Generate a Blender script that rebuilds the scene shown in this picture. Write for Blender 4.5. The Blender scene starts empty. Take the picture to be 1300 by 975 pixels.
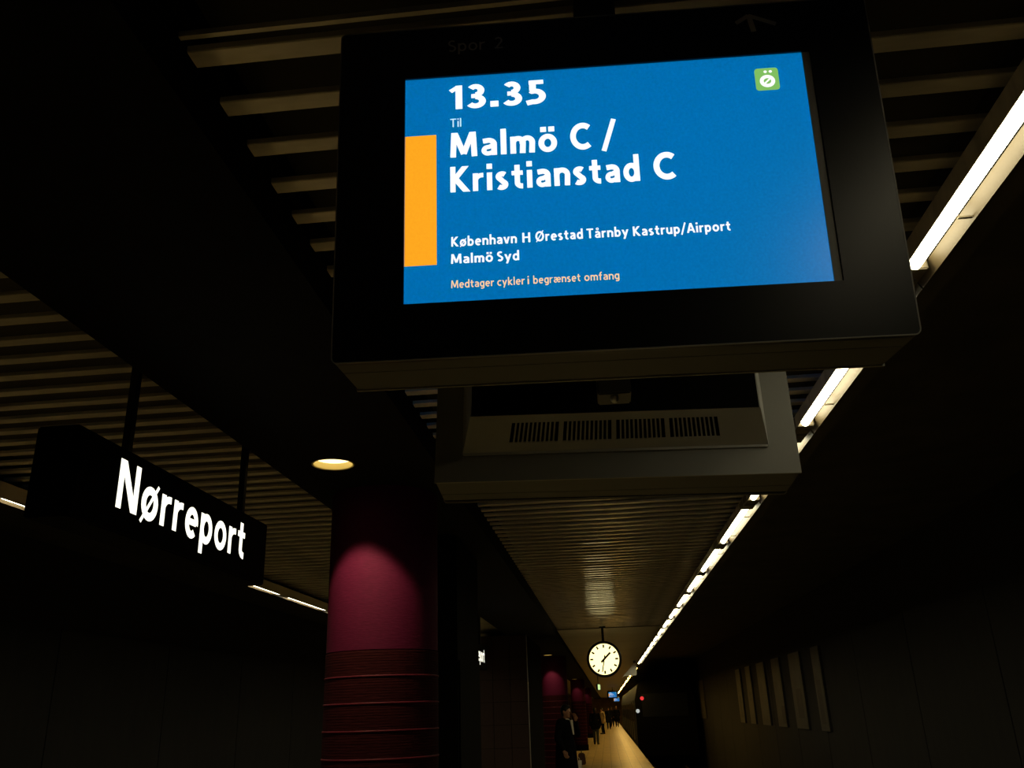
import bpy, bmesh, math, random
from mathutils import Vector, Matrix
random.seed(7)
S = bpy.context.scene
C = S.collection
PI = math.pi

# ------------------------------------------------------------------ camera
def setup_camera():
    th, ya, ro, f = 0.3650, 0.0913, -0.03552, 1088.16
    F = Vector((-math.sin(ya)*math.cos(th), math.cos(ya)*math.cos(th), math.sin(th)))
    R0 = Vector((math.cos(ya), math.sin(ya), 0)); U0 = R0.cross(F)
    R = math.cos(ro)*R0 + math.sin(ro)*U0
    U = -math.sin(ro)*R0 + math.cos(ro)*U0
    cam = bpy.data.cameras.new('camera'); o = bpy.data.objects.new('camera', cam); C.objects.link(o)
    cam.sensor_fit = 'HORIZONTAL'; cam.sensor_width = 36.0; cam.lens = f/1300*36.0
    cam.clip_start = 0.02; cam.clip_end = 400
    m = Matrix((R, U, -F)).transposed().to_4x4(); m.translation = (0, 0, 1.65)
    o.matrix_world = m
    S.camera = o
setup_camera()

# ------------------------------------------------------------------ world, exposure
W = bpy.data.worlds.new('world'); S.world = W; W.use_nodes = True
W.node_tree.nodes['Background'].inputs[0].default_value = (0.01, 0.009, 0.006, 1)
W.node_tree.nodes['Background'].inputs[1].default_value = 0.02
S.view_settings.view_transform = 'Standard'
S.view_settings.look = 'None'
S.view_settings.exposure = 0.0
S.view_settings.gamma = 1.0
S.view_settings.use_curve_mapping = False
S.cycles.max_bounces = 6
S.cycles.sample_clamp_indirect = 3.0

TUBE = 20.0         # radiance of the fluorescent tubes
TUBE_LEFT = 20.0
TUBE_FAR = 115.0
SPOT = 66.0          # watts of each recessed downlight

# ------------------------------------------------------------------ materials
def srgb(r, g, b):
    f = lambda c: c/12.92 if c <= 0.04045 else ((c+0.055)/1.055)**2.4
    return (f(r/255), f(g/255), f(b/255), 1)

def mat(name, col, rough=0.5, metal=0.0, spec=0.5, noise=0.0, nscale=8.0, stretch=(1, 1, 1), bump=0.0, coat=0.0):
    m = bpy.data.materials.new(name); m.use_nodes = True
    nt = m.node_tree; b = nt.nodes['Principled BSDF']
    col = tuple(col)[:3] + (1,)
    b.inputs['Base Color'].default_value = col
    b.inputs['Roughness'].default_value = rough
    b.inputs['Metallic'].default_value = metal
    b.inputs['Specular IOR Level'].default_value = spec
    b.inputs['Coat Weight'].default_value = coat
    if noise > 0 or bump > 0:
        tc = nt.nodes.new('ShaderNodeTexCoord'); mp = nt.nodes.new('ShaderNodeMapping')
        mp.inputs['Scale'].default_value = stretch
        nz = nt.nodes.new('ShaderNodeTexNoise'); nz.inputs['Scale'].default_value = nscale; nz.inputs['Detail'].default_value = 4
        nt.links.new(tc.outputs['Object'], mp.inputs['Vector']); nt.links.new(mp.outputs['Vector'], nz.inputs['Vector'])
        if noise > 0:
            r = nt.nodes.new('ShaderNodeValToRGB')
            r.color_ramp.elements[0].position = 0.3; r.color_ramp.elements[1].position = 0.7
            r.color_ramp.elements[0].color = tuple(c*(1-noise) for c in col[:3]) + (1,)
            r.color_ramp.elements[1].color = tuple(min(1, c*(1+noise)) for c in col[:3]) + (1,)
            nt.links.new(nz.outputs['Fac'], r.inputs['Fac']); nt.links.new(r.outputs['Color'], b.inputs['Base Color'])
        if bump > 0:
            bp = nt.nodes.new('ShaderNodeBump'); bp.inputs['Strength'].default_value = bump; bp.inputs['Distance'].default_value = 0.01
            nt.links.new(nz.outputs['Fac'], bp.inputs['Height']); nt.links.new(bp.outputs['Normal'], b.inputs['Normal'])
    return m

def emit(name, col, strength, rough=0.5, base=(0.02, 0.02, 0.02), spec=0.3, noise=0.0, nscale=400.0):
    m = mat(name, base, rough, spec=spec)
    nt = m.node_tree; b = nt.nodes['Principled BSDF']
    b.inputs['Emission Color'].default_value = tuple(col)[:3] + (1,)
    b.inputs['Emission Strength'].default_value = strength
    if noise > 0:
        tc = nt.nodes.new('ShaderNodeTexCoord'); nz = nt.nodes.new('ShaderNodeTexNoise'); nz.inputs['Scale'].default_value = nscale
        r = nt.nodes.new('ShaderNodeValToRGB')
        r.color_ramp.elements[0].position = 0.3; r.color_ramp.elements[1].position = 0.7
        r.color_ramp.elements[0].color = tuple(c*(1-noise) for c in col[:3]) + (1,)
        r.color_ramp.elements[1].color = tuple(c*(1+noise) for c in col[:3]) + (1,)
        nt.links.new(tc.outputs['Object'], nz.inputs['Vector']); nt.links.new(nz.outputs['Fac'], r.inputs['Fac'])
        nt.links.new(r.outputs['Color'], b.inputs['Emission Color'])
    return m

M = dict(
    slat=mat('slat_enamel', (0.62, 0.57, 0.49), 0.13, spec=0.75, noise=0.25, nscale=3.0, stretch=(1, 4, 1)),
    plenum=mat('dark_plenum', (0.06, 0.055, 0.04), 0.9),  # even dark base colour
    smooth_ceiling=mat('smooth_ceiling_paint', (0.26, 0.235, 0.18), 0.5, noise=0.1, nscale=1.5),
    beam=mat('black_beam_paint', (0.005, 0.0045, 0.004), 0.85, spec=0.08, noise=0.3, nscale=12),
    track_ceiling=mat('dark_concrete', (0.05, 0.045, 0.028), 0.9, noise=0.3, nscale=2),  # dark base colour with random mottling
    wall=mat('dark_wall', (0.011, 0.010, 0.007), 0.85, noise=0.3, nscale=6, stretch=(1, 1, 0.3)),  # dark base colour, mottling drawn out upright
    wall_upper=mat('dark_upper_wall', (0.015, 0.013, 0.010), 0.9),  # plain dark base colour
    end_wall=mat('ochre_wall', (0.55, 0.36, 0.12), 0.6, noise=0.3, nscale=1.2),
    black=mat('black_enamel', (0.006, 0.006, 0.006), 0.4, spec=0.4),
    matt_black=mat('matt_black', (0.003, 0.003, 0.0025), 0.85, spec=0.05),
    glass_black=mat('black_acrylic', (0.003, 0.003, 0.003), 0.32, spec=0.22),
    grey_metal=mat('grey_sheet_metal', (0.19, 0.185, 0.165), 0.55, spec=0.4, noise=0.06, nscale=5),
    dark_metal=mat('dark_sheet_metal', (0.05, 0.048, 0.042), 0.5, spec=0.4),
    steel=mat('brushed_steel', (0.55, 0.54, 0.50), 0.3, metal=1.0),
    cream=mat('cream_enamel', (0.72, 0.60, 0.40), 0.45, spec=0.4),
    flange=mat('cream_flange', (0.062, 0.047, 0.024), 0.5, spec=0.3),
    light_metal=mat('light_grey_sheet', (0.40, 0.40, 0.38), 0.5, spec=0.3, noise=0.06, nscale=5),
    back_metal=mat('grey_back_sheet', (0.22, 0.217, 0.20), 0.5, spec=0.3, noise=0.06, nscale=5),
    tube_far=emit('far_warm_glow', (1.0, 0.61, 0.15), TUBE_FAR),
    shell=mat('olive_grey_shell', (0.09, 0.09, 0.078), 0.6, spec=0.3),
    holder=mat('beige_plastic', (0.13, 0.11, 0.075), 0.6, spec=0.2),
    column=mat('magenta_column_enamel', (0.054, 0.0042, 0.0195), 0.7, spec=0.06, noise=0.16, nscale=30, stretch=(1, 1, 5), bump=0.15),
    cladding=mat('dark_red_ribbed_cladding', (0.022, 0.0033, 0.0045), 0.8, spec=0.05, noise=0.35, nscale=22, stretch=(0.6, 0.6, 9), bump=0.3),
    ridge=mat('bright_joint_red', (0.075, 0.006, 0.015), 0.6, spec=0.15),  # brighter red paints in the light caught along the ring joints
    brown_tile=mat('brown_enclosure_cladding', (0.03, 0.012, 0.008), 0.7, noise=0.35, nscale=20, stretch=(1, 1, 6)),
    letter_grey=mat('grey_vinyl', (0.42, 0.38, 0.28), 0.6),
    ink=mat('black_ink', (0.004, 0.004, 0.004), 0.6, spec=0.1),
    cloth_black=mat('black_wool', (0.006, 0.006, 0.007), 0.95, spec=0.05),
    cloth_navy=mat('dark_navy_cloth', (0.012, 0.014, 0.02), 0.9, spec=0.05),
    denim=mat('blue_grey_denim', (0.05, 0.06, 0.07), 0.9, spec=0.05),
    cloth_beige=mat('beige_cloth', (0.5, 0.38, 0.22), 0.9, spec=0.05),
    cloth_white=mat('white_cotton', (0.75, 0.68, 0.55), 0.8),
    cloth_brown=mat('brown_canvas', (0.10, 0.05, 0.03), 0.85),
    skin=mat('skin', (0.50, 0.25, 0.16), 0.55),
    hair=mat('dark_hair', (0.012, 0.008, 0.006), 0.6),
    shoe=mat('black_leather', (0.008, 0.008, 0.008), 0.4),
    train=mat('blue_grey_train_paint', (0.013, 0.018, 0.028), 0.8, spec=0.08),
    train_dark=mat('black_train_glass', (0.008, 0.009, 0.011), 0.15),
    rail=mat('rusty_rail', (0.08, 0.06, 0.045), 0.5, metal=0.6),
    ballast=mat('dark_ballast', (0.02, 0.018, 0.014), 0.95, noise=0.5, nscale=40, bump=0.6),
    poster=mat('dark_poster_paper', (0.065, 0.057, 0.04), 0.6, noise=0.25, nscale=2.5),  # dark paper tone with random mottling
    poster_dark=mat('poster_print_brown', (0.03, 0.024, 0.016), 0.6, noise=0.4, nscale=3),
    plate=mat('light_grey_bulkhead', (0.85, 0.84, 0.72), 0.6),
    tube=emit('fluorescent_glow', (1.0, 0.89, 0.58), TUBE),
    tube_left=emit('fluorescent_glow_dim', (1.0, 0.89, 0.60), TUBE_LEFT),
    screen=emit('screen_blue', srgb(0, 108, 176), 1.0, rough=0.25, base=(0.004, 0.004, 0.005), spec=0.45, noise=0.10, nscale=180),
    orange=emit('screen_orange', srgb(255, 168, 32), 1.0, rough=0.3, noise=0.05, nscale=180),
    white_glow=emit('screen_white', (1, 1, 1), 1.05),
    pale_glow=emit('screen_pale_blue', srgb(205, 240, 250), 1.0),
    peach_glow=emit('screen_peach', srgb(255, 206, 150), 1.05),
    green_glow=emit('screen_green', srgb(128, 190, 96), 1.0),
    sign_white=emit('sign_letter_glow', (1.0, 0.97, 0.80), 1.6),
    clock_face=emit('clock_face_glow', (1.0, 0.82, 0.36), 2.1),
    exit_glow=emit('exit_sign_glow', (0.72, 1.0, 0.40), 0.9),
    downlight=emit('downlight_glow', (1.0, 0.80, 0.36), 2.6),
    brass=mat('warm_reflector', (0.62, 0.50, 0.20), 0.35),
    red_lamp=emit('red_tail_lamp', (1.0, 0.04, 0.05), 0.8),
    white_lamp=emit('white_train_lamp', (0.9, 0.95, 0.9), 0.5),
)

def floor_material():
    m = mat('pale_platform_tiles', (0.55, 0.43, 0.22), 0.38, spec=0.5)
    nt = m.node_tree; b = nt.nodes['Principled BSDF']
    tc = nt.nodes.new('ShaderNodeTexCoord'); br = nt.nodes.new('ShaderNodeTexBrick')
    br.inputs['Scale'].default_value = 1.0; br.offset = 0.0
    br.inputs['Brick Width'].default_value = 0.3; br.inputs['Row Height'].default_value = 0.3
    br.inputs['Mortar Size'].default_value = 0.006
    br.inputs['Color1'].default_value = (0.72, 0.56, 0.26, 1); br.inputs['Color2'].default_value = (0.60, 0.47, 0.22, 1)
    br.inputs['Mortar'].default_value = (0.2, 0.15, 0.08, 1)
    nt.links.new(tc.outputs['Object'], br.inputs['Vector']); nt.links.new(br.outputs['Color'], b.inputs['Base Color'])
    return m
M['floor'] = floor_material()

# ------------------------------------------------------------------ mesh helpers
def box(bm, x0, x1, y0, y1, z0, z1):
    v = [bm.verts.new(p) for p in ((x0,y0,z0),(x1,y0,z0),(x1,y1,z0),(x0,y1,z0),(x0,y0,z1),(x1,y0,z1),(x1,y1,z1),(x0,y1,z1))]
    for f in ((3,2,1,0),(4,5,6,7),(0,1,5,4),(1,2,6,5),(2,3,7,6),(3,0,4,7)):
        bm.faces.new([v[i] for i in f])
    return v

def hexa(bm, pts):           # eight corners: bottom four ccw, top four ccw
    v = [bm.verts.new(p) for p in pts]
    for f in ((3,2,1,0),(4,5,6,7),(0,1,5,4),(1,2,6,5),(2,3,7,6),(3,0,4,7)):
        bm.faces.new([v[i] for i in f])

def tube(bm, p0, p1, r0, r1=None, n=12, caps=True):
    r1 = r0 if r1 is None else r1
    p0 = Vector(p0); p1 = Vector(p1); d = (p1-p0).normalized()
    a = d.orthogonal().normalized(); b = d.cross(a)
    A = []; B = []
    for i in range(n):
        t = 2*PI*i/n; u = a*math.cos(t) + b*math.sin(t)
        A.append(bm.verts.new(p0+u*r0)); B.append(bm.verts.new(p1+u*r1))
    for i in range(n):
        j = (i+1) % n; bm.faces.new((A[i], A[j], B[j], B[i]))
    if caps:
        bm.faces.new(A[::-1]); bm.faces.new(B)

def lathe(bm, prof, n=32, closed=False, axis='z'):
    rings = []
    for r, z in prof:
        if axis == 'z':
            rings.append([bm.verts.new((r*math.cos(2*PI*i/n), r*math.sin(2*PI*i/n), z)) for i in range(n)])
        else:
            rings.append([bm.verts.new((r*math.cos(2*PI*i/n), z, r*math.sin(2*PI*i/n))) for i in range(n)])
    k = len(rings)
    for a in range(k if closed else k-1):
        A = rings[a]; B = rings[(a+1) % k]
        for i in range(n):
            j = (i+1) % n; bm.faces.new((A[i], A[j], B[j], B[i]))
    return rings

def prism(bm, poly, depth, y0=0.0):      # polygon in xz extruded along y
    a = [bm.verts.new((x, y0, z)) for x, z in poly]; b = [bm.verts.new((x, y0+depth, z)) for x, z in poly]
    bm.faces.new(a); bm.faces.new(b[::-1]); n = len(poly)
    for i in range(n):
        j = (i+1) % n; bm.faces.new((a[j], a[i], b[i], b[j]))

def ball(bm, c, r, seg=10, scale=(1, 1, 1)):
    bmesh.ops.create_uvsphere(bm, u_segments=seg, v_segments=max(4, seg//2+1), radius=r,
        matrix=Matrix.Translation(c) @ Matrix.Diagonal((scale[0], scale[1], scale[2], 1)))

def obj(name, bm, m, parent=None, smooth=False, bevel=0.0, seg=2):
    if bevel > 0:
        bmesh.ops.bevel(bm, geom=bm.edges[:], offset=bevel, segments=seg, affect='EDGES', clamp_overlap=True)
    bmesh.ops.recalc_face_normals(bm, faces=bm.faces[:])
    me = bpy.data.meshes.new(name); bm.to_mesh(me); bm.free()
    if m: me.materials.append(m)
    if smooth:
        for p in me.polygons: p.use_smooth = True
    o = bpy.data.objects.new(name, me); C.objects.link(o)
    if parent: o.parent = parent
    return o

def B(name, dims, m, parent=None, bevel=0.0):
    bm = bmesh.new(); box(bm, *dims); return obj(name, bm, m, parent, bevel=bevel)

def T(name, p0, p1, r, m, parent=None, n=12, r1=None):
    bm = bmesh.new(); tube(bm, p0, p1, r, r1, n); return obj(name, bm, m, parent, smooth=False)

def thing(name, label, cat, loc=(0, 0, 0), rotz=0.0, group=None):
    o = bpy.data.objects.new(name, None); C.objects.link(o); o.empty_display_size = 0.1
    o.location = loc; o.rotation_euler = (0, 0, rotz)
    o['label'] = label; o['category'] = cat
    if group: o['group'] = group
    return o

def tag(o, label, cat, group=None):
    o['label'] = label; o['category'] = cat
    if group: o['group'] = group
    return o

def struct(o):
    o['kind'] = 'structure'; return o

def stuff(o):
    o['kind'] = 'stuff'; return o

def kids(o):
    return [c for c in bpy.data.objects if c.parent == o]

def dup(root, label=None, group=None):
    r = root.copy(); C.objects.link(r)
    if label: r['label'] = label
    if group: r['group'] = group
    for ch in kids(root):
        c = ch.copy(); C.objects.link(c); c.parent = r
        for g in kids(ch):
            d = g.copy(); C.objects.link(d); d.parent = c
    return r

# ------------------------------------------------------------------ stroke lettering
XH, AS, DE = 0.69, 1.04, -0.27
def arc(cx, cy, rx, ry, a0, a1, n=14):
    return [(cx+rx*math.cos(math.radians(a0+(a1-a0)*i/n)), cy+ry*math.sin(math.radians(a0+(a1-a0)*i/n))) for i in range(n+1)]

def glyph(ch, w):
    """(ink width, [(polyline, width, (ylow, yhigh))]) ; cap height is 1"""
    h = w/2; t = w*0.86; g = t/2; s = []
    def P(pts, ww=w, lo=-9, hi=9): s.append((pts, ww, (lo, hi)))
    def dot(x, y, r=w*1.05): P([(x-r/2, y), (x+r/2, y)], r)
    def bowl(x0, x1, y0, y1, a0=0, a1=360): P(arc((x0+x1)/2, (y0+y1)/2, (x1-x0)/2-h, (y1-y0)/2-g, a0, a1, 28))
    def arch(x0, x1, y=XH):
        m = (x0+x1)/2+0.01; r = x1-h-m
        P([(x0+h, y*0.55)] + arc(m, y*0.60, m-x0-h, y*0.40-g, 168, 0, 14) + [(x1-h, 0)])
    if ch == '1': P([(0.36-h, 0), (0.36-h, 1)]); P([(0.0, 0.76), (0.36-h, 0.95)], t*0.9, 0, 1); W = 0.36
    elif ch == '2':
        P(arc(0.27, 0.70, 0.27-h+0.02, 0.30-g, 150, -30, 14) + [(0.12, g+0.03)]); P([(0.0, g), (0.58, g)], t); W = 0.58
    elif ch == '3':
        P(arc(0.27, 0.735, 0.27-h, 0.265-g, 148, -90, 16)); P(arc(0.27, 0.28, 0.31-h, 0.28-g, 90, -150, 18)); P([(0.14, 0.51), (0.28, 0.51)], t); W = 0.58
    elif ch == '5':
        P([(0.08, 1-g), (0.52, 1-g)], t); P([(0.09+h, 1), (0.09+h, 0.56)]); P([(0.09+h*0.4, 0.57)] + arc(0.24, 0.315, 0.34-h, 0.315-g, 105, -105, 18) + [(0.0, 0.05)]); W = 0.58
    elif ch == '.': dot(w*0.6, w*0.6, w*1.2); W = w*1.2
    elif ch == '/': P([(0.02, -0.15), (0.42, 1.1)], t); W = 0.44
    elif ch == 'M':
        P([(h, 0), (h+0.04, 1)]); P([(0.94-h, 0), (0.90-h, 1)]); P([(h+0.06, 1.0), (0.47, 0.12)], w, 0, 1); P([(0.88-h, 1.0), (0.47, 0.12)], w, 0, 1); W = 0.94
    elif ch == 'N': P([(h, 0), (h, 1)]); P([(0.74-h, 0), (0.74-h, 1)]); P([(h, 1.05), (0.74-h, -0.05)], w*1.1, 0, 1); W = 0.74
    elif ch == 'C': P(arc(0.48, 0.5, 0.48-h, 0.5-g+0.01, 50, 310, 26), w*1.12); W = 0.80
    elif ch == 'T': P([(0, 1-g), (0.66, 1-g)], t); P([(0.33, 0), (0.33, 1)]); W = 0.66
    elif ch == 'K': P([(h, 0), (h, 1)]); P([(h, 0.42), (0.66, 1.1)], w, 0, 1); P([(0.20, 0.52), (0.70, -0.1)], w*1.08, 0, 1); W = 0.72
    elif ch == 'H': P([(h, 0), (h, 1)]); P([(0.70-h, 0), (0.70-h, 1)]); P([(h, 0.52), (0.70-h, 0.52)], t); W = 0.70
    elif ch == 'A': P([(0.03, -0.1), (0.37, 1.02)], w, 0, 1); P([(0.71, -0.1), (0.37, 1.02)], w, 0, 1); P([(0.16, 0.29), (0.58, 0.29)], t); W = 0.74
    elif ch == 'S':
        P(arc(0.28, 0.735, 0.28-h, 0.265-g, 40, 235, 14) + arc(0.26, 0.275, 0.30-h, 0.275-g, 62, -140, 16)); W = 0.56
    elif ch in 'oöø':
        bowl(0, 0.64, -0.01, XH+0.01); W = 0.64
        if ch == 'ö': dot(0.18, 0.90); dot(0.46, 0.90)
        if ch == 'ø': P([(0.03, -0.09), (0.61, 0.78)], w*0.45)
    elif ch == 'Ø': bowl(0, 0.86, -0.01, 1.01); P([(0.08, -0.08), (0.78, 1.08)], w*0.5); W = 0.86
    elif ch in 'aå':
        P([(0.07, 0.58)] + arc(0.26, 0.45, 0.29-h, 0.24-g, 105, 0, 12) + [(0.55-h, 0)])
        P([(0.55-h, 0.42)] + arc(0.24, 0.205, 0.24-h, 0.215-g, 80, 290, 18) + [(0.55-h, 0.13)], t); W = 0.55
        if ch == 'å': P(arc(0.28, 0.92, 0.10, 0.10, 0, 360, 16), w*0.45)
    elif ch == 'æ':
        P([(0.07, 0.58)] + arc(0.26, 0.45, 0.27-h, 0.24-g, 105, 0, 12) + [(0.52-h, 0.2)])
        P([(0.50-h, 0.42)] + arc(0.24, 0.205, 0.24-h, 0.215-g, 80, 330, 18), t)
        P([(0.44, 0.36), (0.94-h, 0.36)] + arc(0.69, 0.345, 0.27-h, 0.345-g, 5, 320, 22), t); W = 0.94
    elif ch == 'e': P([(0.10, 0.36), (0.60-h, 0.36)], t); P([(0.60-h, 0.33)] + arc(0.31, 0.345, 0.30-h, 0.355-g, 3, 312, 24)); W = 0.60
    elif ch == 'c': P(arc(0.32, 0.345, 0.32-h, 0.355-g, 52, 308, 22)); W = 0.50
    elif ch == 'n': P([(h, 0), (h, XH)]); arch(0, 0.58); W = 0.58
    elif ch == 'h': P([(h, 0), (h, AS)]); arch(0, 0.58); W = 0.58
    elif ch == 'u':
        P([(0.58-h, XH), (0.58-h, 0)]); P([(h, XH)] + arc(0.27, XH*0.40, 0.27-h, XH*0.40-g, 180, 345, 14)); W = 0.58
    elif ch == 'm': P([(h, 0), (h, XH)]); arch(0, 0.52); arch(0.52-w, 1.04-w); W = 1.04-w
    elif ch == 'r': P([(h, 0), (h, XH)]); P([(h, XH*0.5)] + arc(0.34, XH*0.52, 0.34-h, XH*0.48-g, 170, 88, 8) + [(0.40, XH-g)], t*1.02); W = 0.40
    elif ch == 'i': P([(h, 0), (h, XH)]); dot(h, 0.93); W = w
    elif ch == 'l': P([(h, 0), (h, AS)]); W = w
    elif ch == 't': P([(0.11+h, 0.92)] + [(0.11+h, 0.22)] + arc(0.30+h, 0.22, 0.19, 0.22-g, 180, 275, 8)); P([(0, XH-g), (0.42, XH-g)], t); W = 0.44
    elif ch == 'f': P([(0.11+h, 0), (0.11+h, 0.8)] + arc(0.30+h, 0.80, 0.19, 0.25-g, 180, 85, 8)); P([(0, XH-g), (0.40, XH-g)], t); W = 0.42
    elif ch == 's': P(arc(0.24, 0.50, 0.24-h, 0.19-g, 40, 235, 12) + arc(0.22, 0.185, 0.25-h, 0.195-g, 62, -140, 12)); W = 0.47
    elif ch == 'd': bowl(0, 0.60, -0.01, XH+0.01); P([(0.60-h, 0), (0.60-h, AS)]); W = 0.60
    elif ch == 'b': bowl(0, 0.60, -0.01, XH+0.01); P([(h, 0), (h, AS)]); W = 0.60
    elif ch == 'p': bowl(0, 0.60, -0.01, XH+0.01); P([(h, DE), (h, XH)]); W = 0.60
    elif ch == 'g': bowl(0, 0.58, 0.0, XH+0.01); P([(0.58-h, XH), (0.58-h, 0.0)] + arc(0.28, -0.05, 0.30-h, 0.20-g, 0, -130, 10)); W = 0.58
    elif ch == 'k': P([(h, 0), (h, AS)]); P([(h, 0.28), (0.55, 0.78)], w, 0, XH); P([(0.17, 0.36), (0.58, -0.08)], w, 0, XH); W = 0.58
    elif ch == 'v': P([(0.03, 0.80), (0.285, -0.02)], w, 0, XH); P([(0.54, 0.80), (0.285, -0.02)], w, 0, XH); W = 0.57
    elif ch == 'y': P([(0.03, 0.80), (0.30, 0.05)], w, -1, XH); P([(0.57, 0.80), (0.18, DE-0.05)], w, DE, XH); W = 0.60
    else: W = 0.3
    return W, s

def clip(poly, lo, hi):
    for sgn, lim in ((1, lo), (-1, -hi)):
        out = []
        for i in range(len(poly)):
            a = poly[i]; b = poly[(i+1) % len(poly)]
            da = sgn*a[1]-lim; db = sgn*b[1]-lim
            if da >= 0: out.append(a)
            if (da >= 0) != (db >= 0):
                k = da/(da-db); out.append((a[0]+(b[0]-a[0])*k, a[1]+(b[1]-a[1])*k))
        poly = out
        if len(poly) < 3: return []
    return poly

def letters(bm, text, w, x0, x1, base, cap, y, track=0.13):
    """flat lettering in the xz plane, ink from x0 to x1, baseline at z = base, cap height = cap; y lies just proud of the face"""
    x = 0; polys = []
    for ch in text:
        if ch == ' ': x += 0.42; continue
        gw, st = glyph(ch, w)
        for pts, ww, (lo, hi) in st:
            n = len(pts)
            closed = n > 8 and math.dist(pts[0], pts[-1]) < 1e-4
            nr = []
            for i in range(n):
                a = pts[i-1] if i else (pts[-2] if closed else pts[0]); b = pts[i+1] if i < n-1 else (pts[1] if closed else pts[-1])
                if i == 0 and not closed: d = (pts[1][0]-pts[0][0], pts[1][1]-pts[0][1]); k = 1
                elif i == n-1 and not closed: d = (pts[-1][0]-pts[-2][0], pts[-1][1]-pts[-2][1]); k = 1
                else:
                    u = Vector((pts[i][0]-a[0], pts[i][1]-a[1])); v = Vector((b[0]-pts[i][0], b[1]-pts[i][1]))
                    if u.length < 1e-6: u = v
                    if v.length < 1e-6: v = u
                    u.normalize(); v.normalize(); d = u+v
                    k = 1/max(0.5, math.sqrt(max(0.05, (1+u.dot(v))/2)))
                L = math.hypot(*d) or 1
                nr.append((-d[1]/L*ww/2*k, d[0]/L*ww/2*k))
            for i in range(n-1):
                q = [(pts[i][0]+nr[i][0], pts[i][1]+nr[i][1]), (pts[i+1][0]+nr[i+1][0], pts[i+1][1]+nr[i+1][1]),
                     (pts[i+1][0]-nr[i+1][0], pts[i+1][1]-nr[i+1][1]), (pts[i][0]-nr[i][0], pts[i][1]-nr[i][1])]
                q = clip(q, lo, hi)
                if q: polys.append([(x+px, pz) for px, pz in q])
        x += gw + track
    tot = x - track
    sx = (x1-x0)/tot
    for q in polys:
        vs = [bm.verts.new((x0+px*sx, y, base+pz*cap)) for px, pz in q]
        try: bm.faces.new(vs)
        except ValueError: pass

def text_part(name, m, parent, words, y, w):
    """each lettering is a thin plate of its own on the face of its sign"""
    bm = bmesh.new()
    for t, x0, x1, base, cap in words: letters(bm, t, w, x0, x1, base, cap, y)
    for f in bm.faces:
        f.normal_update()
        if f.normal.y > 0: f.normal_flip()
    me = bpy.data.meshes.new(name); bm.to_mesh(me); bm.free(); me.materials.append(m)
    o = bpy.data.objects.new(name, me); C.objects.link(o); o.parent = parent
    return o

# ------------------------------------------------------------------ large structure
ZC = 3.00            # underside of the ceiling slats
END = 125.0
XR, XL = 1.12, -3.62  # platform edges
bm = bmesh.new(); box(bm, XL-0.1, XR+0.1, -4, END, -0.35, 0.0)
struct(obj('floor', bm, M['floor']))
bm = bmesh.new(); box(bm, XL+0.2, XR-0.2, -4, END, -1.15, -0.352)
struct(obj('platform_base', bm, M['track_ceiling']))
for nm, x0, x1 in (('track_bed', XR-0.19, 4.6), ('track_bed', -7.1, XL+0.19)):
    bm = bmesh.new(); box(bm, x0, x1, -4, END, -1.3, -1.152)
    struct(obj(nm, bm, M['ballast']))
for x in (2.05, 3.5, -6.0, -4.55):
    bm = bmesh.new(); box(bm, x-0.035, x+0.035, -4, END, -1.15, -1.0)
    tag(obj('rail', bm, M['rail']), {2.05: 'rusty rail of the right track nearest the platform', 3.5: 'rusty rail of the right track nearest the posters',
        -6.0: 'rusty rail of the left track nearest the wall', -4.55: 'rusty rail of the left track nearest the platform'}[x], 'rail')

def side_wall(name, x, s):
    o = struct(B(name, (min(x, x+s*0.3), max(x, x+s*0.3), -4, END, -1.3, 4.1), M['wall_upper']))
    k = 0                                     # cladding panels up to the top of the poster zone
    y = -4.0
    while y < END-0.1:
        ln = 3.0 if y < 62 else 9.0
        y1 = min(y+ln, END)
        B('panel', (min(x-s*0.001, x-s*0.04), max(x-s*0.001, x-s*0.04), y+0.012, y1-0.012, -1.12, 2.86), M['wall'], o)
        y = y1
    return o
side_wall('wall_right', 4.6, 1)
side_wall('wall_left', -7.1, -1)
struct(B('wall_end', (-7.1, 4.6, END, END+0.3, -1.3, 4.1), M['end_wall']))
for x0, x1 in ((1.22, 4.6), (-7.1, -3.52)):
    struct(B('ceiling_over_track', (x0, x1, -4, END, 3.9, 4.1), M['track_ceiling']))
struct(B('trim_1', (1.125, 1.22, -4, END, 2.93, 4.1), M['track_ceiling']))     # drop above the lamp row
struct(B('trim_2', (-3.52, -3.40, -4, END, 2.93, 4.1), M['track_ceiling']))

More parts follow.
